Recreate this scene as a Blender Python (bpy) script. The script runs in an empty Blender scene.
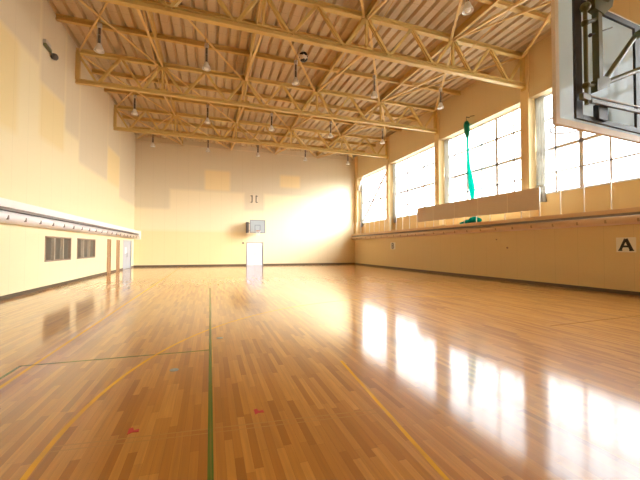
import bpy, bmesh, math, random
from mathutils import Vector, Matrix
random.seed(7)
S = bpy.context.scene
COL = S.collection
PI = math.pi

# ------------------------------------------------------------------ room sizes (metres)
XL, XR, YF, YB = -5.908, 13.867, 30.273, -1.2
ROOF = 10.86                      # underside of the roof deck
T = [11.357, 17.621, 23.874]      # trusses (the next one back, at 5.1, is above the camera)
TB = 5.10
NODES = [-2.3, 1.7, 5.7, 9.8]
ZB, ZT = 9.20, 10.60              # chord centre lines
WX = 14.45                        # glazing plane of the right-hand windows
HX = 13.93                        # header wall over the windows
WZ0, WZ1 = 4.05, 8.56             # window sill and head

# ------------------------------------------------------------------ helpers
def V(*a): return Vector(a)

class MB:
    def __init__(self): self.bm = bmesh.new()
    def box(self, x0, x1, y0, y1, z0, z1, bev=0.0):
        vs = [self.bm.verts.new((x, y, z)) for z in (z0, z1) for y in (y0, y1) for x in (x0, x1)]
        fs = [(0,2,3,1),(4,5,7,6),(0,1,5,4),(2,6,7,3),(0,4,6,2),(1,3,7,5)]
        ff = [self.bm.faces.new([vs[i] for i in f]) for f in fs]
        if bev:
            ed = set(e for f in ff for e in f.edges)
            bmesh.ops.bevel(self.bm, geom=list(ed), offset=bev, segments=2, affect='EDGES', profile=.6)
        return self
    def frame_of(self, a, b, up):
        d = (b - a).normalized()
        s = d.cross(up)
        if s.length < 1e-4: s = d.cross(V(1, 0, 0))
        s.normalize(); u = s.cross(d).normalized()
        return d, s, u
    def prof(self, a, b, pts, up=V(0, 0, 1), caps=True):
        """sweep a closed 2-D outline (side, up) from a to b"""
        a, b = V(*a), V(*b)
        d, s, u = self.frame_of(a, b, up)
        r0 = [self.bm.verts.new(a + s*p[0] + u*p[1]) for p in pts]
        r1 = [self.bm.verts.new(b + s*p[0] + u*p[1]) for p in pts]
        n = len(pts)
        for i in range(n):
            self.bm.faces.new((r0[i], r0[(i+1) % n], r1[(i+1) % n], r1[i]))
        if caps:
            self.bm.faces.new(list(reversed(r0))); self.bm.faces.new(r1)
        return self
    def bar(self, a, b, w, h, up=V(0, 0, 1)):
        return self.prof(a, b, [(-w/2,-h/2),(w/2,-h/2),(w/2,h/2),(-w/2,h/2)], up)
    def ibeam(self, a, b, w, h, t=.02, up=V(0, 0, 1)):
        x, y = w/2, h/2
        return self.prof(a, b, [(-x,-y),(x,-y),(x,-y+t),(t/2,-y+t),(t/2,y-t),(x,y-t),(x,y),(-x,y),(-x,y-t),(-t/2,y-t),(-t/2,-y+t),(-x,-y+t)], up)
    def angle(self, a, b, w, t=.016, up=V(0, 0, 1)):
        x = w/2
        return self.prof(a, b, [(-x,-x),(x,-x),(x,-x+t),(-x+t,-x+t),(-x+t,x),(-x,x)], up)
    def tube(self, a, b, r, n=12, r2=None):
        a, b = V(*a), V(*b); r2 = r if r2 is None else r2
        d, s, u = self.frame_of(a, b, V(0, 0, 1))
        A = [self.bm.verts.new(a + (s*math.cos(2*PI*i/n) + u*math.sin(2*PI*i/n))*r) for i in range(n)]
        B = [self.bm.verts.new(b + (s*math.cos(2*PI*i/n) + u*math.sin(2*PI*i/n))*r2) for i in range(n)]
        for i in range(n): self.bm.faces.new((A[i], A[(i+1) % n], B[(i+1) % n], B[i]))
        self.bm.faces.new(list(reversed(A))); self.bm.faces.new(B)
        return self
    def path(self, pts, r, n=8):
        for i in range(len(pts)-1): self.tube(pts[i], pts[i+1], r, n)
        return self
    def lathe(self, prof, c=(0, 0, 0), n=20):
        c = V(*c); rings = []
        for r, z in prof:
            rings.append([self.bm.verts.new(c + V(r*math.cos(2*PI*i/n), r*math.sin(2*PI*i/n), z)) for i in range(n)])
        for k in range(len(rings)-1):
            for i in range(n):
                self.bm.faces.new((rings[k][i], rings[k][(i+1) % n], rings[k+1][(i+1) % n], rings[k+1][i]))
        return self
    def ball(self, c, r, seg=20, sc=(1,1,1)):
        m = Matrix.Translation(c) @ Matrix.Diagonal((*sc, 1))
        bmesh.ops.create_uvsphere(self.bm, u_segments=seg, v_segments=seg//2, radius=r, matrix=m)
        return self
    def torus(self, c, R, r, axis='Z', n=32, m=8):
        c = V(*c); g = []
        for i in range(n):
            a = 2*PI*i/n; ring = []
            for j in range(m):
                b = 2*PI*j/m; q = R + r*math.cos(b)
                p = V(q*math.cos(a), q*math.sin(a), r*math.sin(b))
                if axis == 'Y': p = V(p.x, p.z, p.y)
                if axis == 'X': p = V(p.z, p.x, p.y)
                ring.append(self.bm.verts.new(c + p))
            g.append(ring)
        for i in range(n):
            for j in range(m):
                self.bm.faces.new((g[i][j], g[(i+1) % n][j], g[(i+1) % n][(j+1) % m], g[i][(j+1) % m]))
        return self
    def build(self, name, mat, parent=None, smooth=False, origin=None):
        bmesh.ops.recalc_face_normals(self.bm, faces=self.bm.faces[:])
        if origin is None and parent is not None: origin = WORLD.get(parent.name, V(0, 0, 0))
        elif origin is None: origin = V(0, 0, 0)
        base = origin
        bmesh.ops.translate(self.bm, verts=self.bm.verts[:], vec=-V(*base))
        me = bpy.data.meshes.new(name); self.bm.to_mesh(me); self.bm.free()
        if smooth:
            for p in me.polygons: p.use_smooth = True
        o = bpy.data.objects.new(name, me); COL.objects.link(o)
        if mat is not None: me.materials.append(mat)
        if parent is not None: o.parent = parent
        else: o.location = base
        WORLD[o.name] = V(*base)
        return o

WORLD = {}
def thing(name, label, cat, loc=(0, 0, 0), group=None):
    o = bpy.data.objects.new(name, None); COL.objects.link(o)
    o.location = loc; o.empty_display_size = .2
    WORLD[o.name] = V(*loc)
    return tag(o, label, cat, group)
def tag(o, label=None, cat=None, group=None, kind=None):
    if label: o['label'] = label
    if cat: o['category'] = cat
    if group: o['group'] = group
    if kind: o['kind'] = kind
    return o
def struct(o): o['kind'] = 'structure'; return o
def dup(root, loc, label=None, group=None):
    r = root.copy(); COL.objects.link(r); r.location = loc
    if label: r['label'] = label
    if group: r['group'] = group
    for ch in list(root.children):
        c = ch.copy(); COL.objects.link(c); c.parent = r
        for g in list(ch.children):
            d = g.copy(); COL.objects.link(d); d.parent = c
    return r

# ------------------------------------------------------------------ materials
def lin(r, g, b):
    f = lambda c: (c/255/12.92) if c/255 <= .04045 else ((c/255+.055)/1.055)**2.4
    return (f(r), f(g), f(b), 1)
class NT:
    def __init__(self, name):
        self.m = bpy.data.materials.new(name); self.m.use_nodes = True
        self.t = self.m.node_tree; self.n = self.t.nodes; self.l = self.t.links
        self.b = self.n['Principled BSDF']; self.out = self.n['Material Output']
    def new(self, typ, **kw):
        x = self.n.new(typ)
        for k, v in kw.items(): setattr(x, k, v)
        return x
    def set(self, sock, val):
        if isinstance(val, bpy.types.NodeSocket): self.l.new(val, sock)
        else: sock.default_value = val
    def math(self, op, a, b=0.0, c=None, clamp=False):
        x = self.new('ShaderNodeMath', operation=op, use_clamp=clamp)
        self.set(x.inputs[0], a); self.set(x.inputs[1], b)
        if c is not None: self.set(x.inputs[2], c)
        return x.outputs[0]
    def mix(self, f, a, b, mode='MIX'):
        x = self.new('ShaderNodeMix', data_type='RGBA', blend_type=mode)
        self.set(x.inputs['Factor'], f); self.set(x.inputs['A'], a); self.set(x.inputs['B'], b)
        return x.outputs['Result']
    def pos(self):
        g = self.new('ShaderNodeNewGeometry'); s = self.new('ShaderNodeSeparateXYZ')
        self.l.new(g.outputs['Position'], s.inputs[0]); self.P = g.outputs['Position']
        return s.outputs
    def noise(self, scale, detail=3, vec=None, dims='3D'):
        x = self.new('ShaderNodeTexNoise'); x.inputs['Scale'].default_value = scale; x.inputs['Detail'].default_value = detail
        if vec is not None: self.l.new(vec, x.inputs['Vector'])
        return x.outputs['Fac']
    def mapped(self, sc):
        x = self.new('ShaderNodeMapping'); x.inputs['Scale'].default_value = sc
        c = self.new('ShaderNodeTexCoord'); self.l.new(c.outputs['Object'], x.inputs['Vector'])
        return x.outputs['Vector']
def simple(name, col, rough=.5, metal=0, var=.06, scale=6, spec=.4):
    t = NT(name)
    n = t.noise(scale, 4, t.mapped((1, 1, 1)))
    f = t.math('MULTIPLY_ADD', n, 2*var, 1-var)
    mul = t.new('ShaderNodeVectorMath', operation='SCALE')
    mul.inputs[0].default_value = col[:3]; t.l.new(f, mul.inputs['Scale'])
    t.l.new(mul.outputs[0], t.b.inputs['Base Color'])
    t.b.inputs['Roughness'].default_value = rough; t.b.inputs['Metallic'].default_value = metal
    t.b.inputs['Specular IOR Level'].default_value = spec
    return t.m

def wall_mat(name, base, grey, boxes_grey, yellow, boxes_yel, axis):
    """painted panels with repainted patches; axis = the horizontal axis of the wall (0 or 1)"""
    t = NT(name); p = t.pos(); h, z = p[axis], p[2]
    def box(b):
        x0, x1, z0, z1 = b
        f = None
        for s, v, up in ((h, x0, 1), (h, x1, 0), (z, z0, 1), (z, z1, 0)):
            if v is None: continue
            q = t.math('MULTIPLY_ADD', t.math('SUBTRACT', s, v) if up else t.math('SUBTRACT', v, s), 3.5, .5, clamp=True)
            f = q if f is None else t.math('MULTIPLY', f, q)
        return f
    def union(bs):
        f = None
        for b in bs:
            q = box(b); f = q if f is None else t.math('MAXIMUM', f, q)
        return f
    c = base
    n = t.noise(.45, 4)
    if boxes_grey: c = t.mix(union(boxes_grey), c, grey)
    if boxes_yel: c = t.mix(union(boxes_yel), c, yellow)
    # board joints every 0.91 m, very faint, and a little mottling
    j = t.math('FRACT', t.math('DIVIDE', h, .91))
    line = t.math('LESS_THAN', j, .014)
    c = t.mix(t.math('MULTIPLY', line, .22), c, (.30, .22, .10, 1))
    c = t.mix(t.math('MULTIPLY', n, .16), c, (.62, .50, .30, 1))
    t.l.new(c, t.b.inputs['Base Color'])
    t.b.inputs['Roughness'].default_value = .62; t.b.inputs['Specular IOR Level'].default_value = .25
    return t.m

CREAM = (.82, .71, .44, 1); GREYC = (.68, .58, .395, 1); YELL = (.80, .65, .33, 1); PALE = (.84, .70, .44, 1)  # GREYC: greyer repaint, darkened further to carry the upper walls' dimmer light
M = {}
M['wall_left'] = wall_mat('left_wall_paint', CREAM, GREYC,
    [(None, 14.35, 8.2, None), (14.35, 16.55, 7.6, None), (16.55, 18.2, 6.6, None), (18.2, 22.7, 5.6, None), (22.7, 25.5, 7.7, None), (25.5, None, 5.0, None)],
    YELL, [(None, 13.0, 5.2, 8.2), (14.4, 16.5, 5.6, 7.6), (22.75, 25.4, 5.6, 7.7)], 1)
M['wall_far'] = wall_mat('far_wall_paint', (.82, .70, .45, 1), GREYC,
    [(None, None, 6.56, None), (None, -3.26, 4.87, None), (2.9, 4.7, 5.0, 7.6)], (.83, .655, .345, 1), [(-.48, 1.65, 6.65, 8.42), (6.17, 8.12, 7.3, 8.46), (None, 3.2, .1, 3.05)], 0)
M['wall_right'] = wall_mat('right_wall_paint', (.72, .56, .29, 1), GREYC, [], YELL, [], 1)
M['header'] = wall_mat('header_paint', (.71, .575, .35, 1), GREYC, [], YELL, [], 1)
M['apron'] = wall_mat('apron_boards', (.82, .62, .30, 1), GREYC, [], YELL, [], 1)
M['back'] = wall_mat('back_wall_paint', CREAM, GREYC, [], YELL, [], 0)
M['column'] = simple('column_paint', (.80, .62, .32, 1), .5, 0, .04, 3)
M['steel'] = simple('ochre_steel', (.63, .45, .155, 1), .45, 0, .08, 5)
M['steel2'] = simple('lit_ochre_steel', (.70, .49, .20, 1), .45, 0, .08, 5)  # lighter copy of the ochre; the braces' lit look is in the colour
M['purlin'] = simple('purlin_steel', (.58, .39, .13, 1), .5, 0, .08, 5)
M['base'] = simple('dark_baseboard', lin(92, 78, 60), .45, 0, .1, 8)
M['trim'] = simple('pale_trim', (.72, .60, .40, 1), .5)
M['white'] = simple('white_paint', (.84, .82, .78, 1), .4, 0, .03)
M['pad'] = simple('white_vinyl', (.82, .79, .76, 1), .42, 0, .05, 3)
M['padr'] = simple('shaded_vinyl', (.66, .46, .28, 1), .45, 0, .06, 3)  # same roll as on the left, its shadow put into the tan
M['ledger'] = simple('shaded_ledge', (.70, .49, .29, 1), .5, 0, .05, 3)  # window-side ledge, its shade put into the tan
M['clip'] = simple('dark_clip', (.22, .18, .15, 1), .5)
M['gap'] = simple('gap_shadow_grey', (.26, .23, .21, 1), .6)  # dark grey painting the shade in the gap under the ledge
M['sash'] = simple('grey_sash', (.84, .85, .90, 1), .5, 0, .03)
M['frame_brown'] = simple('brown_frame', (.30, .21, .14, 1), .45)
M['frame_pale'] = simple('dull_tan_bar', (.46, .38, .27, 1), .5)
M['louvre'] = simple('brown_grey_blind', (.24, .20, .14, 1), .5, 0, .12, 4)
M['wood'] = simple('brown_door_wood', (.40, .22, .10, 1), .45, 0, .14, 5)
M['doorgrey'] = simple('grey_door_paint', (.46, .48, .52, 1), .4, 0, .04)
M['doorwhite'] = simple('white_door_paint', (.64, .66, .74, 1), .35, 0, .03)
M['paper'] = simple('white_paper', (.85, .85, .85, 1), .7, 0, .02)
M['sign'] = simple('sign_plate', (.80, .76, .66, 1), .5, 0, .02)
M['black'] = simple('black_paint', (.02, .02, .02, 1), .5, 0, .02)
M['dark'] = simple('dark_housing', (.10, .085, .07, 1), .5)
M['olive'] = simple('olive_tube_paint', (.13, .13, .055, 1), .4, 0, .08)
M['bbframe'] = simple('charcoal_frame', (.045, .043, .052, 1), .5, 0, .06)
M['rail'] = simple('galvanised_rail', (.45, .45, .46, 1), .4, .6, .05)
M['border'] = simple('faded_white_border', (.80, .72, .64, 1), .5, 0, .05)
M['bbgrey'] = simple('greyed_board', (.36, .39, .39, 1), .4)
M['frame_grey'] = simple('mid_grey_frame', (.20, .20, .21, 1), .45)
M['target'] = simple('target_brown_paint', (.42, .28, .20, 1), .5)
M['rim'] = simple('rim_orange', (.62, .22, .08, 1), .4)
M['net'] = simple('cord_white', (.78, .77, .74, 1), .7)
M['tan'] = simple('tan_panel', (.60, .49, .37, 1), .55, 0, .03)
M['tanedge'] = simple('tan_panel_edge', (.74, .66, .52, 1), .5, 0, .03)
M['galv'] = simple('lamp_metal', (.50, .47, .42, 1), .35, .5, .08)
M['lampshade'] = simple('pale_lamp_metal', (.74, .72, .68, 1), .4, .2, .04)
M['lampdark'] = simple('lamp_dark_rod', (.13, .10, .08, 1), .5)
M['lampwhite'] = simple('lamp_white_shade', (.86, .85, .82, 1), .35, 0, .03)
M['red'] = simple('red_tape', (.50, .035, .03, 1), .5)
M['plate'] = simple('steel_cover_plate', (.25, .30, .30, 1), .3, .6)
M['brace_red'] = simple('red_brown_rod', (.34, .20, .14, 1), .5)

def line_mat(name, col):
    t = NT(name); n = t.noise(9, 5); n2 = t.noise(1.3, 2)
    c = t.mix(t.math('MULTIPLY_ADD', n, 1.8, -.74, clamp=True), col, (.48, .24, .07, 1))
    t.l.new(c, t.b.inputs['Base Color']); t.b.inputs['Roughness'].default_value = .22
    return t.m
M['green'] = line_mat('green_court_paint', (.04, .16, .02, 1))
M['yellow'] = line_mat('yellow_court_paint', (.85, .46, .03, 1))
M['greyline'] = line_mat('worn_grey_line', (.30, .18, .09, 1))
M['paleline'] = line_mat('worn_pale_line', (.53, .30, .11, 1))

def glass(name, frac, tint=(1, 1, 1, 1)):
    t = NT(name); t.n.remove(t.b)
    a = t.new('ShaderNodeBsdfTransparent'); a.inputs[0].default_value = tint
    g = t.new('ShaderNodeBsdfGlossy'); g.inputs['Roughness'].default_value = .03
    m = t.new('ShaderNodeMixShader'); m.inputs[0].default_value = frac
    t.l.new(a.outputs[0], m.inputs[1]); t.l.new(g.outputs[0], m.inputs[2]); t.l.new(m.outputs[0], t.out.inputs['Surface'])
    return t.m
M['glass'] = glass('window_glass', .06)
def acrylic():
    t = NT('glare_acrylic'); t.n.remove(t.b)  # sky glare on the clear board, put into bluish scatter
    a = t.new('ShaderNodeBsdfTransparent'); a.inputs[0].default_value = (.93, .97, 1, 1)
    d = t.new('ShaderNodeBsdfTranslucent'); d.inputs[0].default_value = (.74, .89, 1, 1)
    e = t.new('ShaderNodeBsdfDiffuse'); e.inputs[0].default_value = (.74, .89, 1, 1)
    m0 = t.new('ShaderNodeMixShader'); m0.inputs[0].default_value = .22
    t.l.new(d.outputs[0], m0.inputs[1]); t.l.new(e.outputs[0], m0.inputs[2])
    m = t.new('ShaderNodeMixShader'); n = t.noise(2.2, 3, t.mapped((1, 1, 1)))
    t.l.new(t.math('MULTIPLY_ADD', n, .25, .68), m.inputs[0])
    t.l.new(a.outputs[0], m.inputs[1]); t.l.new(m0.outputs[0], m.inputs[2]); t.l.new(m.outputs[0], t.out.inputs['Surface'])
    return t.m
M['acrylic'] = acrylic()
def cloth(name, col, trans=.4):
    t = NT(name); t.n.remove(t.b)
    d = t.new('ShaderNodeBsdfDiffuse'); e = t.new('ShaderNodeBsdfTranslucent')
    d.inputs[0].default_value = col; e.inputs[0].default_value = col
    m = t.new('ShaderNodeMixShader'); m.inputs[0].default_value = trans
    n = t.noise(14, 3, t.mapped((1, 1, .2)))
    c = t.mix(t.math('MULTIPLY', n, .5), col, tuple(x*.6 for x in col[:3]) + (1,))
    t.l.new(c, d.inputs[0]); t.l.new(c, e.inputs[0])
    t.l.new(d.outputs[0], m.inputs[1]); t.l.new(e.outputs[0], m.inputs[2]); t.l.new(m.outputs[0], t.out.inputs['Surface'])
    return t.m
M['curtain'] = cloth('grey_curtain_cloth', (.74, .73, .68, 1), .5)
M['greennet'] = cloth('green_netting', (.01, .50, .42, 1), .7)

def floor_mat():
    t = NT('gym_floor_boards'); p = t.pos(); x, y = p[0], p[1]
    w, ln = .064, .80
    row = t.math('FLOOR', t.math('DIVIDE', x, w))
    wn = t.new('ShaderNodeTexWhiteNoise', noise_dimensions='1D'); t.l.new(row, wn.inputs['W'])
    yy = t.math('ADD', t.math('DIVIDE', y, ln), t.math('MULTIPLY', wn.outputs['Value'], 7.3))
    idx = t.math('FLOOR', yy)
    cmb = t.new('ShaderNodeCombineXYZ'); t.l.new(row, cmb.inputs[0]); t.l.new(idx, cmb.inputs[1])
    wn2 = t.new('ShaderNodeTexWhiteNoise', noise_dimensions='2D'); t.l.new(cmb.outputs[0], wn2.inputs['Vector'])
    ramp = t.new('ShaderNodeValToRGB'); r = ramp.color_ramp
    r.elements[0].position = 0; r.elements[0].color = FLC[0]
    r.elements[1].position = 1; r.elements[1].color = FLC[3]
    e = r.elements.new(.22); e.color = FLC[1]
    e = r.elements.new(.6); e.color = FLC[2]
    t.l.new(wn2.outputs['Value'], ramp.inputs[0])
    # grain drawn out along the boards
    mp = t.new('ShaderNodeMapping'); mp.inputs['Scale'].default_value = (38, 1.6, 1); t.l.new(t.P, mp.inputs['Vector'])
    g = t.noise(1.0, 5, mp.outputs[0])
    c = t.mix(t.math('MULTIPLY_ADD', g, .9, -.2, clamp=True), ramp.outputs[0], (.30, .135, .036, 1))
    # joints
    fx = t.math('FRACT', t.math('DIVIDE', x, w)); fy = t.math('FRACT', yy)
    j = t.math('MAXIMUM', t.math('LESS_THAN', fx, .022), t.math('LESS_THAN', fy, .0025))
    c = t.mix(t.math('MULTIPLY', j, .55), c, (.12, .05, .015, 1))
    wear = t.noise(.35, 4)
    c = t.mix(t.math('MULTIPLY', wear, .14), c, (.60, .32, .10, 1))
    t.l.new(c, t.b.inputs['Base Color'])
    mp2 = t.new('ShaderNodeMapping'); mp2.inputs['Scale'].default_value = (3.0, .25, 1); t.l.new(t.P, mp2.inputs['Vector'])
    n2 = t.noise(1.0, 4, mp2.outputs[0])
    t.l.new(t.math('MULTIPLY_ADD', n2, .12, .26), t.b.inputs['Roughness'])
    t.b.inputs['Specular IOR Level'].default_value = .15
    t.b.inputs['Coat Weight'].default_value = 1; t.b.inputs['Coat IOR'].default_value = 1.62; t.l.new(t.math('MULTIPLY_ADD', n2, .08, .065), t.b.inputs['Coat Roughness'])
    return t.m
FLC = [(.41, .150, .019, 1), (.52, .212, .030, 1), (.65, .295, .047, 1), (.76, .37, .070, 1)]
M['floor'] = floor_mat()

def deck_mat():
    t = NT('roof_deck_board'); p = t.pos()
    mp = t.new('ShaderNodeMapping'); mp.inputs['Scale'].default_value = (5, .5, 5); t.l.new(t.P, mp.inputs['Vector'])
    n = t.noise(1.0, 4, mp.outputs[0])
    c = t.mix(n, (.50, .39, .25, 1), (.63, .51, .335, 1))
    # sheet joints across the ribs
    j = t.math('LESS_THAN', t.math('FRACT', t.math('DIVIDE', p[1], 2.087)), .006)
    c = t.mix(t.math('MULTIPLY', j, .5), c, (.2, .13, .07, 1))
    t.l.new(c, t.b.inputs['Base Color']); t.b.inputs['Roughness'].default_value = .75
    t.b.inputs['Specular IOR Level'].default_value = .2
    return t.m
M['deck'] = deck_mat()
M['ground'] = simple('pale_concrete_yard', (.50, .50, .48, 1), .8, 0, .08, .4)

# ------------------------------------------------------------------ setting
m = MB(); m.box(XL-.3, WX+.2, YB-.3, YF+.3, -.25, 0)
floor = struct(m.build('floor', M['floor']))
def strip(a, b, w, mat, z=.0016):
    m = MB(); a, b = V(*a, z), V(*b, z); d = (b-a).normalized(); s = V(-d.y, d.x, 0)*w/2
    m.bm.faces.new([m.bm.verts.new(q) for q in (a-s, b-s, b+s, a+s)])
    return m.build('court_line', M[mat], floor)
def arc(cx, cy, r, a0, a1, w, mat, z=.0016, n=48):
    m = MB(); prev = None
    for i in range(n+1):
        a = math.radians(a0 + (a1-a0)*i/n); c, s = math.cos(a), math.sin(a)
        q = (m.bm.verts.new((cx+c*(r-w/2), cy+s*(r-w/2), z)), m.bm.verts.new((cx+c*(r+w/2), cy+s*(r+w/2), z)))
        if prev: m.bm.faces.new((prev[0], prev[1], q[1], q[0]))
        prev = q
    return m.build('court_line', M[mat], floor)
strip((.022, -.8), (.022, 13.6), .042, 'green', .0018)
strip((-2.37, 5.43), (.0, 5.38), .040, 'green')
strip((-2.37, -.6), (-2.37, 5.45), .042, 'green')
strip((6.6, 4.9), (12.6, 5.1), .035, 'greyline')
strip((-2.22, -.8), (-2.22, 28.8), .048, 'yellow')
arc(5.11, 3.04, 6.30, 62, 186, .045, 'yellow')
strip((1.47, 1.0), (1.76, 4.3), .04, 'yellow')
strip((-1.2, 3.17), (1.6, 2.90), .016, 'paleline', .0012)
strip((-1.2, 3.10), (1.6, 2.83), .012, 'paleline', .0012)

# roof deck: ribbed sheet running the length of the hall
m = MB(); per = .46; x = XL-.25; prof = []
while x < WX+.35:
    prof += [(x, ROOF), (x+per*.62, ROOF), (x+per*.76, ROOF+.12), (x+per*.86, ROOF+.12)]
    x += per
y0, y1 = YB-.3, YF+.3
prev = None
for (px, pz) in prof:
    q = [m.bm.verts.new((px, y0, pz)), m.bm.verts.new((px, y1, pz))]
    if prev: m.bm.faces.new((prev[0], prev[1], q[1], q[0]))
    prev = q
m.box(XL-.3, WX+.4, YB-.3, YF+.3, ROOF+.16, ROOF+.26)
struct(m.build('ceiling', M['deck']))

# left wall with openings cut out as panels around the two internal windows and the doors
LW = [(15.04, 17.50, 1.03, 2.02), (18.20, 20.78, 1.04, 2.03)]
LD = [(23.02, 23.68, 0, 2.06), (25.08, 25.80, 0, 2.06), (26.85, 29.35, 0, 2.10)]
def wall_with_holes(axis_lo, axis_hi, z0, z1, holes, mk):
    cuts = sorted(holes)
    cur = axis_lo
    for (a, b, h0, h1) in cuts:
        mk(cur, a, z0, z1)
        if h0 > z0: mk(a, b, z0, h0)
        if h1 < z1: mk(a, b, h1, z1)
        cur = b
    mk(cur, axis_hi, z0, z1)
m = MB()
wall_with_holes(YB-.3, YF+.3, 0, ROOF+.12, LW+LD, lambda a, b, c, d: m.box(XL-.3, XL, a, b, c, d))
m.box(XL-.5, XL-.3, YB-.3, YF+.3, 0, ROOF+.12)
struct(m.build('wall_left', M['wall_left']))
FD = (3.18, 4.60, 0, 2.05)
m = MB()
wall_with_holes(XL-.3, WX+.4, 0, ROOF+.12, [FD], lambda a, b, c, d: m.box(a, b, YF, YF+.25, c, d))
m.box(XL-.3, WX+.4, YF+.25, YF+.4, 0, ROOF+.12)
struct(m.build('wall_far', M['wall_far']))
m = MB(); m.box(XL-.3, WX+.4, YB-.3, YB, 0, ROOF+.12)
struct(m.build('wall_back', M['back']))
# right wall: solid below the gallery, header above the windows, boarded apron under the glass
m = MB(); m.box(XR, WX+.2, YB, YF, 0, 2.80)
wr = struct(m.build('wall_right', M['wall_right']))
m = MB(); m.box(HX, WX+.2, YB, YF, WZ1, ROOF+.12)
struct(m.build('wall_right.001', M['header']))
m = MB(); m.box(WX-.06, WX+.2, YB, YF, 2.80, WZ0)
struct(m.build('trim_2', M['apron']))

def baseboard(name, x0, x1, y0, y1):
    m = MB(); m.box(x0, x1, y0, y1, 0, .12, .006); return struct(m.build(name, M['base']))
ys = [YB, 23.02-.05, 23.68+.05, 25.08-.05, 25.80+.05, 26.85-.05, 29.35+.05, YF]
m = MB()
for a, b in zip(ys[::2], ys[1::2]): m.box(XL, XL+.025, a, b, 0, .12)
struct(m.build('baseboard_left', M['base']))
m = MB(); m.box(XL, FD[0]-.06, YF-.025, YF, 0, .14); m.box(FD[1]+.06, XR, YF-.025, YF, 0, .14)
struct(m.build('baseboard_far', M['base']))
baseboard('baseboard_right', XR-.025, XR, YB, YF)
m = MB(); m.box(XL, XR, YF-.05, YF, 10.36, 10.46, .01)
struct(m.build('trim_1', M['trim']))

# right-hand windows, one per bay
BAYS = [(YB, TB), (TB, T[0]), (T[0], T[1]), (T[1], T[2]), (T[2], YF)]
wn = 0
for k, (a, b) in enumerate(BAYS):
    a2, b2 = a + (.24 if k else 0), b - (.24 if k < 4 else .55)
    wn += 1
    m = MB()
    for (p, q) in ((a2, a2+.07), (b2-.07, b2)): m.box(WX-.05, WX+.06, p, q, WZ0, WZ1)
    for (p, q) in ((WZ0, WZ0+.07), (WZ1-.07, WZ1)): m.box(WX-.05, WX+.06, a2, b2, p, q)
    w = struct(m.build('window_%d' % wn, M['sash']))
    m = MB(); m.box(WX, WX+.008, a2+.05, b2-.05, WZ0+.05, WZ1-.05)
    m.build('pane', M['glass'], w)
    for i in range(1, 6):
        y = a + (b-a)*i/6
        m = MB(); wd = .16 if i in (2, 4) else .08
        m.box(WX-.03, WX+.04, y-wd/2, y+wd/2, WZ0+.05, WZ1-.05); m.build('mullion', M['sash'], w)
    for z, wd in ((4.98, .06), (6.05, .13), (7.42, .09)):
        m = MB(); m.box(WX-.03, WX+.04, a2+.05, b2-.05, z-wd/2, z+wd/2); m.build('transom', M['sash'], w)

# the two internal windows on the left wall
for k, (a, b, z0, z1) in enumerate(LW):
    wn += 1
    m = MB(); f = .06
    for (p, q) in ((a, a+f), (b-f, b)): m.box(XL-.14, XL+.015, p, q, z0, z1)
    for (p, q) in ((z0, z0+f), (z1-f, z1)): m.box(XL-.14, XL+.015, a, b, p, q)
    w = struct(m.build('window_%d' % wn, M['frame_brown']))
    for i in range(1, 3):
        y = a + (b-a)*i/3
        m = MB(); m.box(XL-.12, XL+.012, y-.035, y+.035, z0+f, z1-f); m.build('mullion', M['frame_pale'], w)
    for i in range(3):
        p, q = a + (b-a)*i/3, a + (b-a)*(i+1)/3
        m = MB()
        for s in range(16):
            z = z0 + f + (z1-z0-2*f)*(s+.5)/16
            m.prof((XL-.09, p+.03, z), (XL-.09, q-.03, z), [(-.022, -.026), (.022, .022), (.018, .028), (-.026, -.02)])
        m.build('blind', M['louvre'], w)
    m = MB(); m.box(XL-.16, XL-.13, a, b, z0, z1); m.build('back_panel', M['louvre'], w)

# doors
dn = 0
def jamb(x0, x1, a, b, z1, t=.06):
    m = MB()
    m.box(x0, x1, a-t, a, 0, z1+t); m.box(x0, x1, b, b+t, 0, z1+t); m.box(x0, x1, a, b, z1, z1+t)
    return m
for (a, b, _, z1), wood in zip(LD[:2], (1, 1)):
    dn += 1
    m = MB(); m.box(XL-.06, XL-.01, a+.005, b-.005, .01, z1-.005)
    for z in (.25, 1.15): m.box(XL-.012, XL+.004, a+.10, b-.10, z, z+.75, .006)
    d = struct(m.build('door_%d' % dn, M['wood']))
    jamb(XL-.1, XL+.02, a, b, z1, .05).build('door_frame', M['wood'], d)
    m = MB(); m.ball((XL+.05, b-.07, 1.0), .03, 12); m.tube((XL-.01, b-.07, 1.0), (XL+.05, b-.07, 1.0), .012)
    m.build('knob', M['rail'], d)
dn += 1
a, b, _, z1 = LD[2]
m = MB(); mid = (a+b)/2
m.box(XL-.08, XL-.03, a+.005, mid-.005, .01, z1-.005); m.box(XL-.08, XL-.03, mid+.005, b-.005, .01, z1-.005)
d = struct(m.build('door_%d' % dn, M['doorgrey']))
jamb(XL-.1, XL+.02, a, b, z1, .05).build('door_frame', M['doorgrey'], d)
m = MB(); m.box(XL-.03, XL-.022, mid-.62, mid-.12, 1.15, 1.62); m.build('notice', M['paper'], d)
m = MB(); m.tube((XL+.02, mid-.1, .9), (XL+.02, mid-.1, 1.2), .014); m.tube((XL-.04, mid-.1, .93), (XL+.02, mid-.1, .93), .01); m.tube((XL-.04, mid-.1, 1.17), (XL+.02, mid-.1, 1.17), .01)
m.build('handle', M['rail'], d)
dn += 1
a, b, _, z1 = FD; mid = (a+b)/2
m = MB(); m.box(a+.005, mid-.006, YF+.02, YF+.07, .01, z1-.005); m.box(mid+.006, b-.005, YF+.02, YF+.07, .01, z1-.005)
for x0, x1 in ((a+.12, mid-.1), (mid+.1, b-.12)):
    for z in (.22, 1.12): m.box(x0, x1, YF+.012, YF+.022, z, z+.72, .004)
d = struct(m.build('door_%d' % dn, M['doorwhite']))
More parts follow.
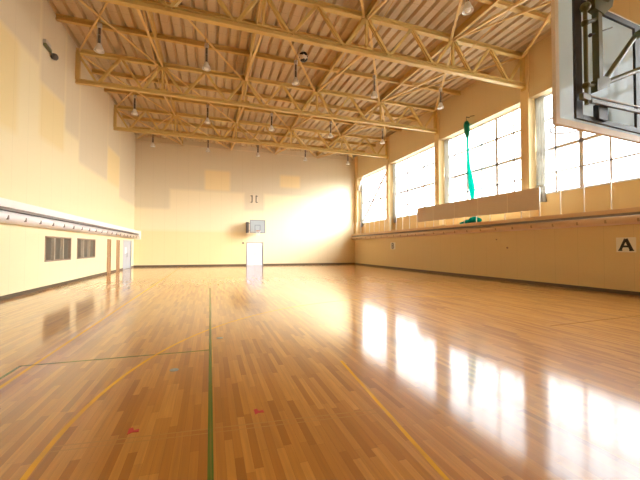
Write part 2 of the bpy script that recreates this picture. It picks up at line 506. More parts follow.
m = MB(); m.box(a-.05, a, YF-.02, YF+.1, 0, z1+.05); m.box(b, b+.05, YF-.02, YF+.1, 0, z1+.05); m.box(a, b, YF-.02, YF+.1, z1, z1+.05)
m.build('door_frame', M['frame_grey'], d)
for sx in (-.06, .06):
    m = MB(); m.tube((mid+sx, YF-.03, .9), (mid+sx, YF-.03, 1.15), .013); m.tube((mid+sx, YF+.03, .92), (mid+sx, YF-.03, .92), .01); m.tube((mid+sx, YF+.03, 1.13), (mid+sx, YF-.03, 1.13), .01)
    m.build('handle', M['rail'], d)

# ------------------------------------------------------------------ columns along the window wall
CN = ['between the widest front window and the window with the green net', 'left of the window with the green net', 'second from the far end of the window wall']
def column(y, w, label, grp='columns of the window wall'):
    t = thing('column', label, 'column', (XR+.25, y, 2.98), grp)
    m = MB(); m.box(XR-.004, WX+.02, y-w/2, y+w/2, 2.98, ROOF-.02, .012); m.build('shaft', M['column'], t)
    m = MB(); m.box(XR-.02, WX+.02, y-w/2-.02, y+w/2+.02, 2.98, 3.10, .01); m.build('base', M['column'], t)
    m = MB(); m.box(XR-.05, XR, y-.12, y+.12, ZB-.22, ZB+.02, .005); m.build('bearing_plate', M['steel'], t)
    return t
column(T[0], .42, 'yellow column at the right end of the window with the green net')
column(T[1], .42, 'yellow column at the left end of the window with the green net')
column(T[2], .42, 'yellow column right of the window with the diagonal rod')
t = thing('column', 'yellow corner column where the window wall meets the far wall', 'column', (XR+.25, YF-.28, 2.98), 'columns of the window wall')
m = MB(); m.box(XR-.004, WX+.02, YF-.54, YF, 2.98, ROOF-.02, .012); m.build('shaft', M['column'], t)
m = MB(); m.box(XR-.02, WX+.02, YF-.56, YF, 2.98, 3.10, .01); m.build('base', M['column'], t)

# ------------------------------------------------------------------ gathered curtains at the far end of each window
def curtain(y1, wid, label):
    m = MB(); n = 40; pts = []
    for i in range(n+1):
        u = i/n; pts.append((WX-.17 + .05*math.sin(u*PI*9) + .012*math.sin(u*47), y1-.02-wid*u))
    zs = [WZ0-.35, WZ0+.8, WZ0+2.4, WZ1-.6, WZ1-.05]
    grid = [[m.bm.verts.new((x + .012*math.sin(z*2+y*9), y + .02*math.sin(z*1.7), z)) for (x, y) in pts] for z in zs]
    for r in range(len(zs)-1):
        for i in range(n): m.bm.faces.new((grid[r][i], grid[r][i+1], grid[r+1][i+1], grid[r+1][i]))
    t = thing('curtain', label, 'curtain', (WX-.17, y1-wid/2, WZ0-.35), 'gathered curtains of the tall windows')
    o = m.build('cloth', M['curtain'], t, True)
    s = o.modifiers.new('thick', 'SOLIDIFY'); s.thickness = .006
    m = MB(); m.tube((WX-.17, y1-wid-.1, WZ1-.02), (WX-.17, y1-.01, WZ1-.02), .014); m.build('rail', M['rail'], t)
    m = MB(); m.box(WX-.25, WX-.09, y1-wid-.02, y1-.01, WZ0+.35, WZ0+.42, .01); m.build('tie_band', M['curtain'], t)
curtain(T[0]-.22, .42, 'gathered pale grey curtain beside the near column, behind the big backboard')
curtain(T[1]-.22, .42, 'gathered grey curtain at the left edge of the window with the green net')
curtain(T[2]-.22, .42, 'gathered grey curtain in the second window from the far end')
curtain(YF-.55, .38, 'gathered grey curtain in the corner window beside the far wall')

# ------------------------------------------------------------------ galleries (ledges with a padded roll below)
def gallery(side, label_l, label_p, mats):
    s = 1 if side == 'left' else -1
    wx = XL if side == 'left' else XR
    X = lambda d: wx + s*d
    bx = lambda m, a, b, *r: m.box(min(X(a), X(b)), max(X(a), X(b)), *r)
    y0, y1 = YB, (YF if side == 'left' else YF)
    zt, zm, zb = (2.95, 2.69, 2.31) if side == 'left' else (2.98, 2.79, 2.44)
    t = thing('gallery_ledge', label_l, 'ledge', (X(.2), 14, zm))
    m = MB(); bx(m, .0, .45, y0, y1-.18, zm+.03, zt, .012); m.build('fascia', mats[0], t)
    if side == 'right':
        m = MB(); m.box(XR-.05, WX-.06, y0, YF-.02, 2.80, 2.98); m.build('deck', mats[0], t)
    m = MB(); bx(m, 0, .40, y0, y1-.18, zm-.045, zm+.03); m.build('gap_shadow_strip', M['gap'], t)  # dark strip standing in for the shadow between ledge and roll
    if side == 'left':
        m = MB(); bx(m, 0, .52, YF-.16, YF-.01, zb-.04, zt+.02, .01)
        m.build('end_block', M['white'], t)
    m = MB(); r = (zm-.045-zb)/2; zc = zb+r
    out = []
    for i in range(13):
        a = -PI/2 + PI*i/12
        out.append((.22 + .22*math.cos(a), r*math.sin(a)))
    out = [(0.0, -r)] + out + [(0.0, r)]
    pts = [((q[0]) * (1 if s > 0 else -1), q[1]) for q in out]
    # sweep along +Y: side vector = d x up = +X
    m.prof((X(.003), y0, zc), (X(.003), y1-.18, zc), [(q[0], q[1]*.97) for q in pts]); p = m.build('padded_roll', mats[1], t, True); p['label'] = label_p
    y = y0 + .48; spots = []
    while y < y1-.5: spots.append(y); y += .955
    for y in spots:
        m = MB(); bx(m, .39, .455, y-.028, y+.028, zc-r*.62, zc+r*.12, .008)
        m.build('strap', M['clip'] if side == 'left' else M['strap_tan'], p)
    return t
M['strap_tan'] = simple('brown_strap', (.40, .26, .15, 1), .5)
gallery('left', 'long white gallery ledge along the left wall', 'white padded roll with dark clips under the left ledge', (M['white'], M['pad']))
gallery('right', 'long gallery ledge under the tall windows, its shade painted tan', 'padded roll under the window wall ledge, its shade painted tan', (M['ledger'], M['padr']))

# railing on the right-hand ledge
t = thing('railing', 'thin white post and wire railing standing on the right-hand ledge', 'railing', (13.48, 15, 2.98))
y = -.26; k = 0
while y < YF-.4:
    m = MB(); m.tube((13.47, y, 2.982), (13.47, y, 4.08), .02, 8); m.box(13.44, 13.50, y-.03, y+.03, 2.981, 2.996); m.build('post', M['white'], t)
    y += .885
m = MB(); m.tube((13.47, -.9, 4.06), (13.47, YF-.3, 4.06), .009, 6); m.build('top_wire', M['white'], t)

# tan board hung on the railing
t = thing('banner_board', 'long tan panel board mounted on the railing before the windows', 'board', (13.42, 14.8, 3.3))
ye = [10.33, 11.92, 13.74, 15.50, 17.40, 19.10]
def zof(y): return 3.27 + (y-10.33)*.012
for i in range(5):
    a, b = ye[i], ye[i+1]
    m = MB()
    vs = []
    for x in (13.405, 13.44):
        for (yy, zz) in ((a+.012, zof(a)), (b-.012, zof(b)), (b-.012, zof(b)+.96), (a+.012, zof(a)+.96)):
            vs.append(m.bm.verts.new((x, yy, zz)))
    for f in ((0,1,2,3), (7,6,5,4), (0,4,5,1), (1,5,6,2), (2,6,7,3), (3,7,4,0)): m.bm.faces.new([vs[j] for j in f])
    m.build('panel', M['tan'], t)
for i in range(5):
    y = ye[i]; m = MB(); m.box(13.40, 13.442, y-.014, y+.014, zof(y), zof(y)+.96); m.build('edge_strip', M['tanedge'], t)

# green divider net, bundled
t = thing('divider_net', 'bundled green divider net hanging before the window to a heap on the ledge', 'net', (13.72, 14.6, 2.98))
def loft(m, secs, n=14, seed=1):
    rnd = random.Random(seed); rings = []
    ph = [rnd.uniform(0, 6) for _ in range(5)]
    for (x, y, z, rx, ry) in secs:
        ring = []
        for i in range(n):
            a = 2*PI*i/n
            k = 1 + .22*math.sin(3*a + z*2 + ph[0]) + .12*math.sin(5*a - z*3 + ph[1])
            ring.append(m.bm.verts.new((x + rx*k*math.cos(a), y + ry*k*math.sin(a), z)))
        rings.append(ring)
    for r in range(len(rings)-1):
        for i in range(n): m.bm.faces.new((rings[r][i], rings[r][(i+1) % n], rings[r+1][(i+1) % n], rings[r+1][i]))
    m.bm.faces.new(list(reversed(rings[0]))); m.bm.faces.new(rings[-1])
m = MB()
loft(m, [(13.70, 14.30, 3.05, .08, .10), (13.70, 14.36, 3.6, .05, .06), (13.70, 14.40, 4.0, .04, .05), (13.70, 14.42, 4.35, .06, .10), (13.70, 14.45, 4.8, .07, .20), (13.70, 14.55, 5.3, .06, .17),
         (13.70, 14.63, 5.9, .05, .12), (13.70, 14.68, 6.4, .045, .09), (13.70, 14.72, 7.2, .04, .07), (13.70, 14.76, 7.9, .04, .065)])
m.build('bundle', M['greennet'], t, True)
m = MB(); loft(m, [(13.70, 14.76, 7.85, .06, .10), (13.70, 14.80, 8.2, .09, .17), (13.70, 14.82, 8.6, .09, .18), (13.70, 14.82, 8.78, .06, .12)], 14, 4)
m.build('top_bundle', simple('dark_green_netting', (0, .20, .12, 1), .8, 0, .2, 12), t, True)
m = MB()
for (y, rx, ry, rz) in ((14.3, .13, .38, .20), (14.75, .12, .36, .12), (14.05, .12, .28, .15), (15.05, .10, .3, .07)):
    m.ball((13.66, y, 2.985+rz*.75), 1, 16, (rx, ry, rz))
for v in m.bm.verts: v.co += V(.02*math.sin(v.co.y*31), .02*math.sin(v.co.z*40), .02*math.sin(v.co.y*23+v.co.x*30)); 
for v in m.bm.verts: v.co.z = max(v.co.z, 2.982)
m.build('heap', M['greennet'], t, True)
m = MB(); m.tube((13.70, 14.82, 8.75), (13.70, 14.82, 9.05), .012); m.bar((13.70, 14.82, 9.04), (13.92, 14.82, 9.04), .04, .04); m.bar((13.70, 14.55, 8.98), (13.92, 14.45, 9.0), .03, .03)
m.build('bracket', M['dark'], t)

# diagonal rod and small white knee brace in the far corner window
m = MB(); m.tube((WX-.14, 24.3, 8.5), (WX-.14, 29.25, 4.3), .075, 8)
tag(m.build('diagonal_rod', M['brace_red']), 'thin red-brown rod slanting across the window nearest the far wall', 'rod')
m = MB(); m.path([(HX+.1, 29.655, 7.30), (HX+.1, 29.52, 7.75), (HX+.1, 29.20, 8.25), (HX+.1, 28.75, 8.48)], .07, 8)
tag(m.build('knee_brace', M['border']), 'short pale curved brace at the top of the corner column by the far wall', 'brace')

# ------------------------------------------------------------------ roof steel
ORD = ['nearest', 'second', 'third']
def truss(k, Y):
    lab = ['ochre steel roof truss nearest the camera, crossing the top of the view', 'ochre steel roof truss in the middle, second from the camera', 'ochre steel roof truss closest to the far wall'][k]
    t = thing('roof_truss', lab, 'truss', (XR, Y, ZB), 'ochre roof trusses')
    m = MB(); m.ibeam((XL, Y, ZB), (XR, Y, ZB), .20, .20, .022); m.build('bottom_chord', M['steel'], t)
    m = MB(); m.ibeam((XL, Y, ZT), (XR, Y, ZT), .20, .20, .022); m.build('top_chord', M['steel'], t)
    xs = [XL] + NODES + [XR]
    for i in range(5):
        a, b = xs[i], xs[i+1]; w = b-a
        seq = [(a, ZT), (a+w*.24, ZB), (a+w*.5, ZT), (a+w*.76, ZB), (b, ZT)]
        for p, q in zip(seq, seq[1:]):
            pa = V(p[0], Y, p[1]); qa = V(q[0], Y, q[1]); d = (qa-pa)
            pa += d*.05; qa -= d*.05
            m = MB()
            m.bar(pa + V(0, .045, 0), qa + V(0, .045, 0), .055, .10, V(1, 0, 0).cross(d).cross(d))
            m.bar(pa - V(0, .045, 0), qa - V(0, .045, 0), .055, .10, V(1, 0, 0).cross(d).cross(d))
            m.build('web_diagonal', M['steel'], t)
    for i, x in enumerate(xs):
        w = .10 if 0 < i < 5 else .16
        dx = 0 if 0 < i < 5 else (.08 if i == 0 else -.08)
        m = MB(); m.bar((x+dx, Y, ZB+.09), (x+dx, Y, ZT-.09), w, w, V(0, 1, 0)); m.build('post', M['steel'], t)
        if 0 < i < 5:
            m = MB()
            m.box(x-.24, x+.24, Y-.012, Y+.012, ZT-.30, ZT-.05); m.build('gusset_plate', M['steel'], t)
            m = MB(); m.box(x-.20, x+.20, Y-.012, Y+.012, ZB+.05, ZB+.22)
            m.build('gusset_plate', M['steel'], t)
    return t
for k, Y in enumerate(T): truss(k, Y)

PL = [(9.27, 'roof purlin nearest the camera, crossing the top right of the view'),
      (13.45, 'roof purlin just behind the nearest truss'), (15.53, 'roof purlin just before the middle truss'),
      (19.71, 'roof purlin just behind the middle truss'), (21.79, 'roof purlin just before the truss closest to the far wall'),
      (26.0, 'roof purlin just behind the truss closest to the far wall'), (28.13, 'roof purlin nearest the far wall')]
for Y, lab in PL:
    m = MB(); m.ibeam((XL, Y, ROOF-.11), (HX, Y, ROOF-.11), .16, .218, .02)
    tag(m.build('purlin', M['purlin'], None, False, V((XL+HX)/2, Y, ROOF-.24)), lab, 'purlin', 'roof purlins')
NL = ['line nearest the left wall', 'second line from the left wall', 'third line from the left wall', 'line nearest the windows']
for k, x in enumerate(NODES):
    segs = [5.2] + T + [YF]
    m = MB(); m.ibeam((x, 5.2, ROOF-.17), (x, YF-.01, ROOF-.17), .10, .30, .018)
    o = m.build('tie_beam', M['purlin'], None, False, V(x, 17, ROOF-.32))
    tag(o, 'long roof beam running down the hall, ' + NL[k], 'beam', 'lengthwise roof beams')
    m = MB(); m.prof((x-.02, YF-.02, 0), (x+.02, YF-.02, 0), [(0, 0)]*3) if False else None
BN = ['before the nearest truss', 'behind the nearest truss', 'behind the middle truss', 'behind the farthest truss']
YS = [TB] + T + [YF]
for b in range(4):
    y0, y1 = YS[b], YS[b+1]
    for k, x in enumerate(NODES):
        # heavy strut: from the nearer bottom chord up to the farther top chord
        m = MB(); e1 = V(x, y1-.10, ZT-.12) if b < 3 else V(x, y1-.03, ZT-.22)
        m.angle(V(x, y0+.10, ZB+.08), e1, .085, .018)
        tag(m.build('sway_strut', M['steel2'], None, False, V(x, y0, ZB)), 'sloping roof strut rising away %s, %s' % (BN[b], NL[k]), 'strut', 'sloping roof struts')
        if b < 3:
            m = MB(); m.tube((x-.075, y0+.10, ZT-.12), (x-.075, y1-.10, ZB+.10), .016, 6)
            tag(m.build('sway_rod', M['steel2'], None, False, V(x-.075, y1, ZB)), 'thin roof rod falling away %s, %s' % (BN[b], NL[k]), 'rod', 'thin sloping roof rods')
    # plan bracing under the deck
    xs = [XL] + NODES + [XR]
    PN = ['first panel from left', 'second panel from left', 'middle panel', 'fourth panel from left', 'panel by the windows']
    for i in range(5):
        z = ZT-.10
        ya, yb = y0 + .10, y1 - (.10 if b < 3 else 0)
        A, B = V(xs[i]+.16, ya, z), V(xs[i+1]-.16, yb, z)
        m = MB(); m.angle(A, B, .095, .018)
        tag(m.build('plan_brace', M['steel2'], None, False, (A+B)/2), 'flat diagonal roof brace %s, %s' % (BN[b], PN[i]), 'brace', 'flat diagonal roof braces')
        if i in (0, 4):
            A, B = V(xs[i+1]-.16, ya, z+.085), V(xs[i]+.16, yb, z+.085)
            m = MB(); m.angle(A, B, .06, .014)
            tag(m.build('cross_brace', M['steel2'], None, False, (A+B)/2), 'opposite diagonal roof brace %s, %s' % (BN[b], PN[i]), 'brace', 'opposite diagonal roof braces')

# ------------------------------------------------------------------ hanging lamps
def lamp_proto(loc, label):
    t = thing('hanging_lamp', label, 'lamp', loc, 'hanging hall lamps')
    x, y, z = loc    # z = lowest point
    top = ROOF
    m = MB(); m.tube((x, y, z+1.05), (x, y, z+1.32), .018, 8); m.build('stem', M['steel2'], t)
    m = MB(); m.lathe([(.001, z+1.10), (.085, z+1.09), (.09, z+.94), (.06, z+.90), (.001, z+.90)], (x, y, 0), 14); m.build('ballast', M['galv'], t, True)
    m = MB(); m.tube((x, y, z+.28), (x, y, z+.92), .042, 10); m.build('rod', M['lampdark'], t, True)
    m = MB()
    for k in range(4):
        a = PI/4 + k*PI/2; c, s = math.cos(a), math.sin(a)
        m.tube((x+.085*c, y+.085*s, z+.93), (x+.10*c, y+.10*s, z+.24), .007, 6)
    m.torus((x, y, z+.6), .092, .006, 'Z', 16, 6); m.build('cage', M['galv'], t)
    m = MB(); m.lathe([(.05, z+.30), (.075, z+.27), (.10, z+.20), (.15, z+.09), (.175, z+.02), (.178, z), (.168, z+.005), (.14, z+.085), (.09, z+.19), (.05, z+.26)], (x, y, 0), 20); m.build('shade', M['lampshade'], t, True)
    m = MB(); m.ball((x, y, z+.05), .10, 16, (1, 1, .75)); m.build('bulb', M['lampwhite'], t, True)
    return t
LX = [-4.12, -.22, 3.66, 7.70, 11.68]
LP = ['nearest the left wall', 'second from the left wall', 'third from the left wall', 'fourth from the left wall', 'nearest the windows']
rows = [(8.23, 'overhead row closest to the camera'), (14.49, 'row between the nearest and middle trusses'), (20.75, 'row behind the middle truss'), (27.0, 'row before the far wall')]
proto = None
for r, (Y, rl) in enumerate(rows):
    for i, x in enumerate(LX):
        if r == 0 and i < 3: continue
        lab = 'hanging lamp %s, in the %s' % (LP[i], rl)
        z = 9.125
        if proto is None: proto = lamp_proto((x, Y, z), lab); PZ = z
        else: dup(proto, (x, Y, z), lab)

# round black and white ball caught by the roof brace
c = V(3.985, 14.36, 10.38)
m = MB(); bmesh.ops.create_icosphere(m.bm, subdivisions=4, radius=.225, matrix=Matrix.Translation(c))
def ball_mat():
    t = NT('patched_ball'); tc = t.new('ShaderNodeTexCoord')
    v = t.new('ShaderNodeTexVoronoi'); v.inputs['Scale'].default_value = 4.2; t.l.new(tc.outputs['Object'], v.inputs['Vector'])
    f = t.math('LESS_THAN', v.outputs['Distance'], .48)
    cc = t.mix(f, (.62, .58, .50, 1), (.02, .02, .02, 1))
    t.l.new(cc, t.b.inputs['Base Color']); return t.m
tag(m.build('ball', ball_mat(), None, True, c), 'black and white ball caught under the roof above the middle lamps', 'ball')

# ------------------------------------------------------------------ small wall things
t = thing('wall_floodlight', 'grey box with a round dark head fixed high on the left wall', 'light fitting', (XL, 15.0, 9.0))
m = MB(); m.box(XL, XL+.10, 14.52, 14.92, 9.13, 9.27, .015); m.build('housing', M['galv'], t)
m = MB(); m.box(XL, XL+.11, 14.52, 14.98, 9.02, 9.128, .015); m.build('lower_box', M['olive'], t)
m = MB(); m.tube((XL+.05, 14.95, 9.04), (XL+.09, 15.1, 9.0), .02); m.lathe([(.001, -.11), (.08, -.10), (.12, -.03), (.12, .04), (.08, .10), (.001, .11)], (XL+.13, 15.14, 8.96), 18); m.build('round_head', M['dark'], t, True)

def letter(m, ch, cx, cy, cz, h, X):
    """strokes in the wall plane x = X; the reading direction is -Y (seen from the hall)"""
    w = h*.68; s = h*.20
    def st(a, b, wd=s):
        m.bar((X, cy - a[0]*w, cz + a[1]*h), (X, cy - b[0]*w, cz + b[1]*h), .006, wd, V(0, -(b[1]-a[1])*h, -(b[0]-a[0])*w*1.0) if False else V(1, 0, 0).cross(V(0, -(b[0]-a[0])*w, (b[1]-a[1])*h)))
    if ch == 'A':
        st((-.62, -.5), (-.02, .5)); st((.62, -.5), (.02, .5), s*1.25); st((-.36, -.14), (.36, -.14), s*.8)
        st((-.8, -.47), (-.36, -.47), s*.5); st((.34, -.47), (.84, -.47), s*.5)
    if ch == 'B':
        st((-.42, -.5), (-.42, .5)); st((-.42, .44), (.25, .44), s*.8); st((-.42, 0), (.28, 0), s*.8); st((-.42, -.44), (.28, -.44), s*.8)
        st((.36, .06), (.36, .42)); st((.42, -.42), (.42, -.04))
def sign(y0, y1, z0, z1, ch, label):
    t = thing('wall_sign', label, 'sign', (XR, (y0+y1)/2, z0))
    m = MB(); m.box(XR-.012, XR, y0, y1, z0, z1, .003); m.build('plate', M['sign'], t)
    m = MB(); letter(m, ch, XR-.014, (y0+y1)/2, (z0+z1)/2, (z1-z0)*.80, XR-.014); m.build('letter', M['black'], t)
sign(7.22, 7.80, 1.47, 1.99, 'A', 'white square sign with a black letter A on the right wall')
sign(22.65, 23.35, 1.52, 2.06, 'B', 'small pale sign with a dark letter B on the right wall')
m = MB()
t = thing('score_sign', 'pale square sign with two dark upright bars high on the far wall', 'sign', (3.78, YF, 5.6))
m.box(3.42, 4.12, YF-.03, YF, 5.66, 6.48, .01); m.build('plate', M['trim'], t)
m = MB()
for x, d in ((3.60, -1), (3.96, 1)):
    m.box(x-.045, x+.045, YF-.04, YF-.025, 5.75, 6.40); m.box(min(x, x+d*.14), max(x, x+d*.14), YF-.04, YF-.025, 5.72, 5.80); m.box(min(x, x+d*.14), max(x, x+d*.14), YF-.04, YF-.025, 6.30, 6.38)
m.build('bars', M['dark'], t)
m = MB(); m.box(2.76, 2.90, YF-.06, YF+.003, 1.96, 2.10)
tag(m.build('alarm_box', M['dark']), 'tiny dark box on the far wall left of the white door', 'box')
for i, (y, z, r, lab) in enumerate(((12.36, 1.63, .05, 'small dark round outlet on the right wall below the tan board'), (13.0, 2.05, .035, 'tiny dark fitting high on the right wall just under the padded roll'))):
    m = MB(); m.tube((XR-.02, y, z), (XR, y, z), r, 14)
    tag(m.build('wall_outlet', M['brace_red']), lab, 'outlet')

# ------------------------------------------------------------------ far basketball hoop
def hoop_net(m, c, r, dep):
    n = 12
    for k in range(n):
        a0 = 2*PI*k/n
        for sgn in (1, -1):
            pts = []
            for j in range(5):
                u = j/4; rr = r*(1-.45*u**.8); a = a0 + sgn*u*PI/n*2
                pts.append((c[0]+rr*math.cos(a), c[1]+rr*math.sin(a), c[2]-dep*u))
            m.path(pts, .006, 5)
Yh = 29.2
t = thing('basketball_hoop', 'wall-mounted basketball hoop with white board on the far wall', 'basketball hoop', (3.97, YF, 2.9))
m = MB(); m.box(3.32, 4.62, Yh-.02, Yh+.02, 2.94, 4.04, .006); m.build('backboard', M['bbgrey'], t)
m = MB()
for a in ((3.30, 3.36, 2.92, 4.06), (4.58, 4.64, 2.92, 4.06), (3.30, 4.64, 2.92, 2.98), (3.30, 4.64, 4.0, 4.06)): m.box(a[0], a[1], Yh-.035, Yh+.03, a[2], a[3])
m.build('rim_frame', M['frame_grey'], t)
m = MB()
for a in ((3.72, 3.77, 3.1, 3.62), (4.17, 4.22, 3.1, 3.62), (3.72, 4.22, 3.58, 3.63), (3.72, 4.22, 3.1, 3.14)): m.box(a[0], a[1], Yh-.03, Yh-.02, a[2], a[3])
m.build('target_square', M['frame_grey'], t)
m = MB(); m.torus((3.97, Yh-.30, 3.10), .22, .012, 'Z', 24, 6); m.box(3.90, 4.04, Yh-.09, Yh-.02, 3.02, 3.14); m.build('ring', M['rim'], t)
m = MB(); hoop_net(m, (3.97, Yh-.30, 3.10), .22, .4); m.build('net', M['net'], t)
m = MB()
m.box(3.04, 3.22, Yh-.02, Yh+.06, 2.92, 3.86, .01)
m.build('side_plate', M['dark'], t)
m = MB()
for x in (3.13, 4.5):
    for z in (3.1, 3.75): m.tube((x, Yh+.02, z), (x, YF, z), .03, 8)
    m.box(x-.06, x+.06, YF-.03, YF, 2.95, 3.95)
m.tube((3.13, Yh+.05, 3.75), (4.5, Yh+.05, 3.75), .025, 8); m.tube((3.13, Yh+.05, 3.1), (4.5, Yh+.05, 3.1), .025, 8)
m.build('wall_arm', M['dark'], t)

# ------------------------------------------------------------------ near basketball hoop, seen from behind
BX, Yn, ANG = 3.22, 2.30, math.radians(3.6)     # hung slightly askew
t = thing('basketball_hoop', 'large clear backboard seen from behind with olive tube arms at upper right', 'basketball hoop', (BX, Yn, 2.81))
def bb(m, s0, s1, y0, y1, z0, z1, bev=0): return m.box(BX+s0, BX+s1, Yn+y0, Yn+y1, z0, z1, bev)
def sc(s, z, y=-.08): return (BX+s, Yn+y, z)
def unrot(p): return tuple(Matrix.Rotation(-ANG, 3, 'Z') @ (V(*p) - V(BX, Yn, 0)) + V(BX, Yn, 0))
W = 1.75
m = MB(); bb(m, .03, W-.03, .0, .02, 2.86, 4.17); m.build('board', M['acrylic'], t)
m = MB(); bb(m, 0, .055, -.008, .028, 2.81, 4.20); bb(m, W-.055, W, -.008, .028, 2.81, 4.20); bb(m, .055, W-.055, -.008, .028, 2.81, 2.875); bb(m, .055, W-.055, -.008, .028, 4.16, 4.20)
m.build('border', M['border'], t)
m = MB(); bb(m, .275, .385, -.03, -.005, 2.90, 4.16, .004); bb(m, 1.365, 1.48, -.03, -.005, 2.90, 4.16, .004); bb(m, .385, 1.365, -.03, -.005, 2.90, 2.955, .004); bb(m, .385, 1.365, -.03, -.005, 4.10, 4.16, .004)
m.build('steel_frame', M['bbframe'], t)
m = MB(); bb(m, .60, .755, -.06, -.005, 2.93, 3.09, .004); m.build('ring_bracket', M['bbframe'], t)
m = MB(); bb(m, .59, .63, .021, .025, 3.16, 3.61); bb(m, 1.055, 1.09, .021, .025, 3.16, 3.61); bb(m, .59, 1.09, .021, .025, 3.57, 3.61); bb(m, .59, 1.09, .021, .025, 3.15, 3.185)
m.build('target_square', M['target'], t)
m = MB(); m.tube(sc(.42, 3.125), sc(1.48, 3.165), .012, 8); m.build('cross_rail', M['rail'], t)
m = MB(); m.bar(sc(.42, 3.075), sc(1.48, 3.115), .03, .035); m.build('cross_bar', M['frame_grey'], t)
m = MB(); m.torus((BX+.86, Yn+.37, 3.02), .20, .009, 'Z', 28, 8)
m.bar((BX+.82, Yn+.02, 3.01), (BX+.78, Yn+.19, 3.02), .012, .03); m.bar((BX+.90, Yn+.02, 3.01), (BX+.94, Yn+.19, 3.02), .012, .03); bb(m, .78, .94, .02, .032, 2.95, 3.06)
m.build('ring', M['net'], t)
m = MB(); m.tube(sc(.355, 3.03), sc(.355, 4.06), .019, 12)
for z in (3.222, 3.861): m.ball(sc(.350, z), .035, 14)
m.bar(sc(.27, 3.10), sc(.39, 3.10), .04, .06)
m.build('slide_tube', M['olive'], t)
m = MB(); m.bar(sc(.552, 3.22), sc(.552, 4.16), .062, .062, V(0, 1, 0)); m.build('mast', M['olive'], t)
m = MB(); m.prof((BX+.55, Yn-.11, 0), (BX+.55, Yn-.05, 0), [(-.065, 3.175), (.135, 3.26), (.17, 3.35), (.06, 3.36), (-.065, 3.30)]); m.build('joint_block', M['olive'], t)
m = MB(); m.tube(sc(.35, 3.222), sc(.53, 3.26), .018); m.build('lower_link', M['olive'], t)
m = MB(); m.tube(sc(.35, 3.861), sc(.56, 3.96), .02); m.build('upper_link', M['olive'], t)
m = MB(); m.prof((BX+.55, Yn-.12, 0), (BX+.55, Yn-.05, 0), [(-.10, 4.02), (.06, 4.0), (.20, 4.12), (.24, 4.26), (-.10, 4.26)]); m.build('top_block', M['olive'], t)
m = MB(); m.ball(sc(.36, 4.03), .048, 14); m.build('top_joint', M['olive'], t)
m = MB(); m.tube(sc(.645, 3.32), sc(1.24, 3.94), .027, 12); m.build('diagonal_arm', M['olive'], t)
m = MB(); m.tube(sc(.66, 3.305), sc(1.50, 3.665), .027, 12); m.build('lower_arm', M['olive'], t)
m = MB(); m.tube(sc(.431, 3.756), sc(.877, 3.973, -.05), .007, 8); m.ball(sc(.435, 3.758), .02, 10); m.build('stay_rod', M['bbframe'], t)
wy = YB + .05
m = MB(); m.bar(sc(.62, 4.20), unrot((4.3, wy, 5.4)), .10, .14); m.build('upper_beam', M['olive'], t)
m = MB(); m.bar(sc(1.24, 3.94), unrot((4.9, wy, 5.0)), .055, .055); m.build('stay_beam', M['olive'], t)
m = MB(); m.bar(sc(1.50, 3.665), unrot((5.2, wy, 4.3)), .055, .055); m.build('stay_beam', M['olive'], t)
m = MB(); m.box(3.9, 5.5, YB, wy, 4.1, 5.6)
for v in m.bm.verts: v.co = V(*unrot(v.co))
m.build('wall_plate', M['olive'], t)
t.rotation_euler = (0, 0, ANG)

# ------------------------------------------------------------------ tape marks and floor plates
def mark(x, y, label):
    m = MB(); z = .0035
    pts = [(-.035, -.045), (.0, -.02), (.05, -.03), (.045, .02), (.005, .01), (-.01, .06), (-.04, .05)]
    lo = [m.bm.verts.new((x+a, y+b, .0005)) for a, b in pts]; hi = [m.bm.verts.new((x+a, y+b, z)) for a, b in pts]
    n = len(pts); m.bm.faces.new(hi); m.bm.faces.new(list(reversed(lo)))
    for i in range(n): m.bm.faces.new((lo[i], lo[(i+1) % n], hi[(i+1) % n], hi[i]))
    tag(m.build('tape_mark', M['red'], None, False, V(x, y, 0)), label, 'tape mark', 'red tape marks')
mark(-.61, 3.22, 'red tape mark on the floor left of the green line')
mark(.46, 3.22, 'red tape mark on the floor right of the green line')
for x, y, lab in ((-.42, 4.65, 'round grey floor plate left of the green line'), (.18, 6.04, 'round grey floor plate right of the green line')):
    t = thing('floor_plate', lab, 'floor plate', (x, y, 0))
    m = MB(); m.tube((x, y, .0004), (x, y, .004), .055, 20); m.build('cover', M['plate'], t)
    m = MB(); m.tube((x, y, .004), (x, y, .0055), .014, 10); m.build('screw', M['rail'], t)

# yard outside the windows
m = MB(); m.box(WX+.5, 120, -70, 110, -.4, -.3)
struct(m.build('ground', M['ground']))

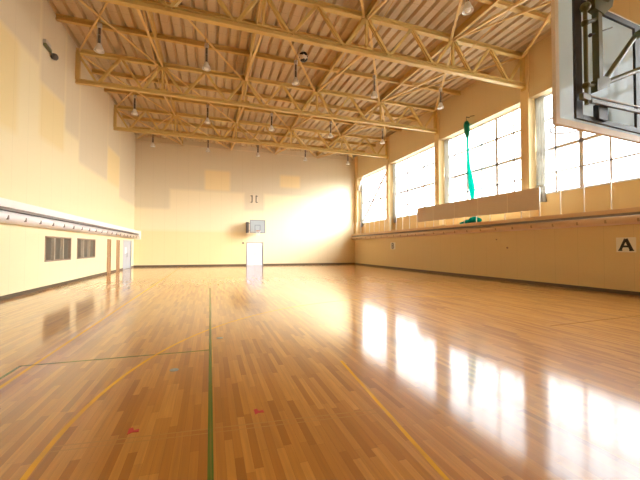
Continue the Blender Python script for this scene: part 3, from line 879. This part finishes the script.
# ------------------------------------------------------------------ light: bright overcast sky through the windows
w = bpy.data.worlds.new('sky'); S.world = w; w.use_nodes = True
nt = w.node_tree; bg = nt.nodes['Background']
tc = nt.nodes.new('ShaderNodeTexCoord')
dp = nt.nodes.new('ShaderNodeVectorMath'); dp.operation = 'DOT_PRODUCT'
sd = V(.76, -.57, .34).normalized(); dp.inputs[1].default_value = sd      # bright haze around the hidden sun
nt.links.new(tc.outputs['Generated'], dp.inputs[0])
mx = nt.nodes.new('ShaderNodeMath'); mx.operation = 'MAXIMUM'; nt.links.new(dp.outputs['Value'], mx.inputs[0]); mx.inputs[1].default_value = 0
pw = nt.nodes.new('ShaderNodeMath'); pw.operation = 'POWER'; nt.links.new(mx.outputs[0], pw.inputs[0]); pw.inputs[1].default_value = 20
ma = nt.nodes.new('ShaderNodeMath'); ma.operation = 'MULTIPLY_ADD'; nt.links.new(pw.outputs[0], ma.inputs[0]); ma.inputs[1].default_value = 68; ma.inputs[2].default_value = 4.6
nt.links.new(ma.outputs[0], bg.inputs[1]); bg.inputs[0].default_value = (.92, .97, 1, 1)

# ------------------------------------------------------------------ camera
f = 327.993; yaw, pitch, roll = (math.radians(a) for a in (18.546, 1.456, .159))
fw = V(math.sin(yaw)*math.cos(pitch), math.cos(yaw)*math.cos(pitch), math.sin(pitch))
r0 = V(math.cos(yaw), -math.sin(yaw), 0); u0 = r0.cross(fw)
rt = r0*math.cos(roll) + u0*math.sin(roll); up = u0*math.cos(roll) - r0*math.sin(roll)
cd = bpy.data.cameras.new('camera'); cam = bpy.data.objects.new('camera', cd); COL.objects.link(cam)
mt = Matrix((rt, up, -fw)).transposed().to_4x4(); mt.translation = V(0, 0, 1.575)
cam.matrix_world = mt
cd.sensor_fit = 'HORIZONTAL'; cd.sensor_width = 36; cd.lens = f/640*36; cd.clip_start = .05; cd.clip_end = 500
S.camera = cam
vs = S.view_settings
vs.view_transform = 'Standard'; vs.look = 'None'; vs.gamma = 1; vs.exposure = .66; vs.use_curve_mapping = False
try:
    S.cycles.max_bounces = 12; S.cycles.diffuse_bounces = 8; S.cycles.transparent_max_bounces = 16
    S.cycles.use_denoising = True
except Exception: pass
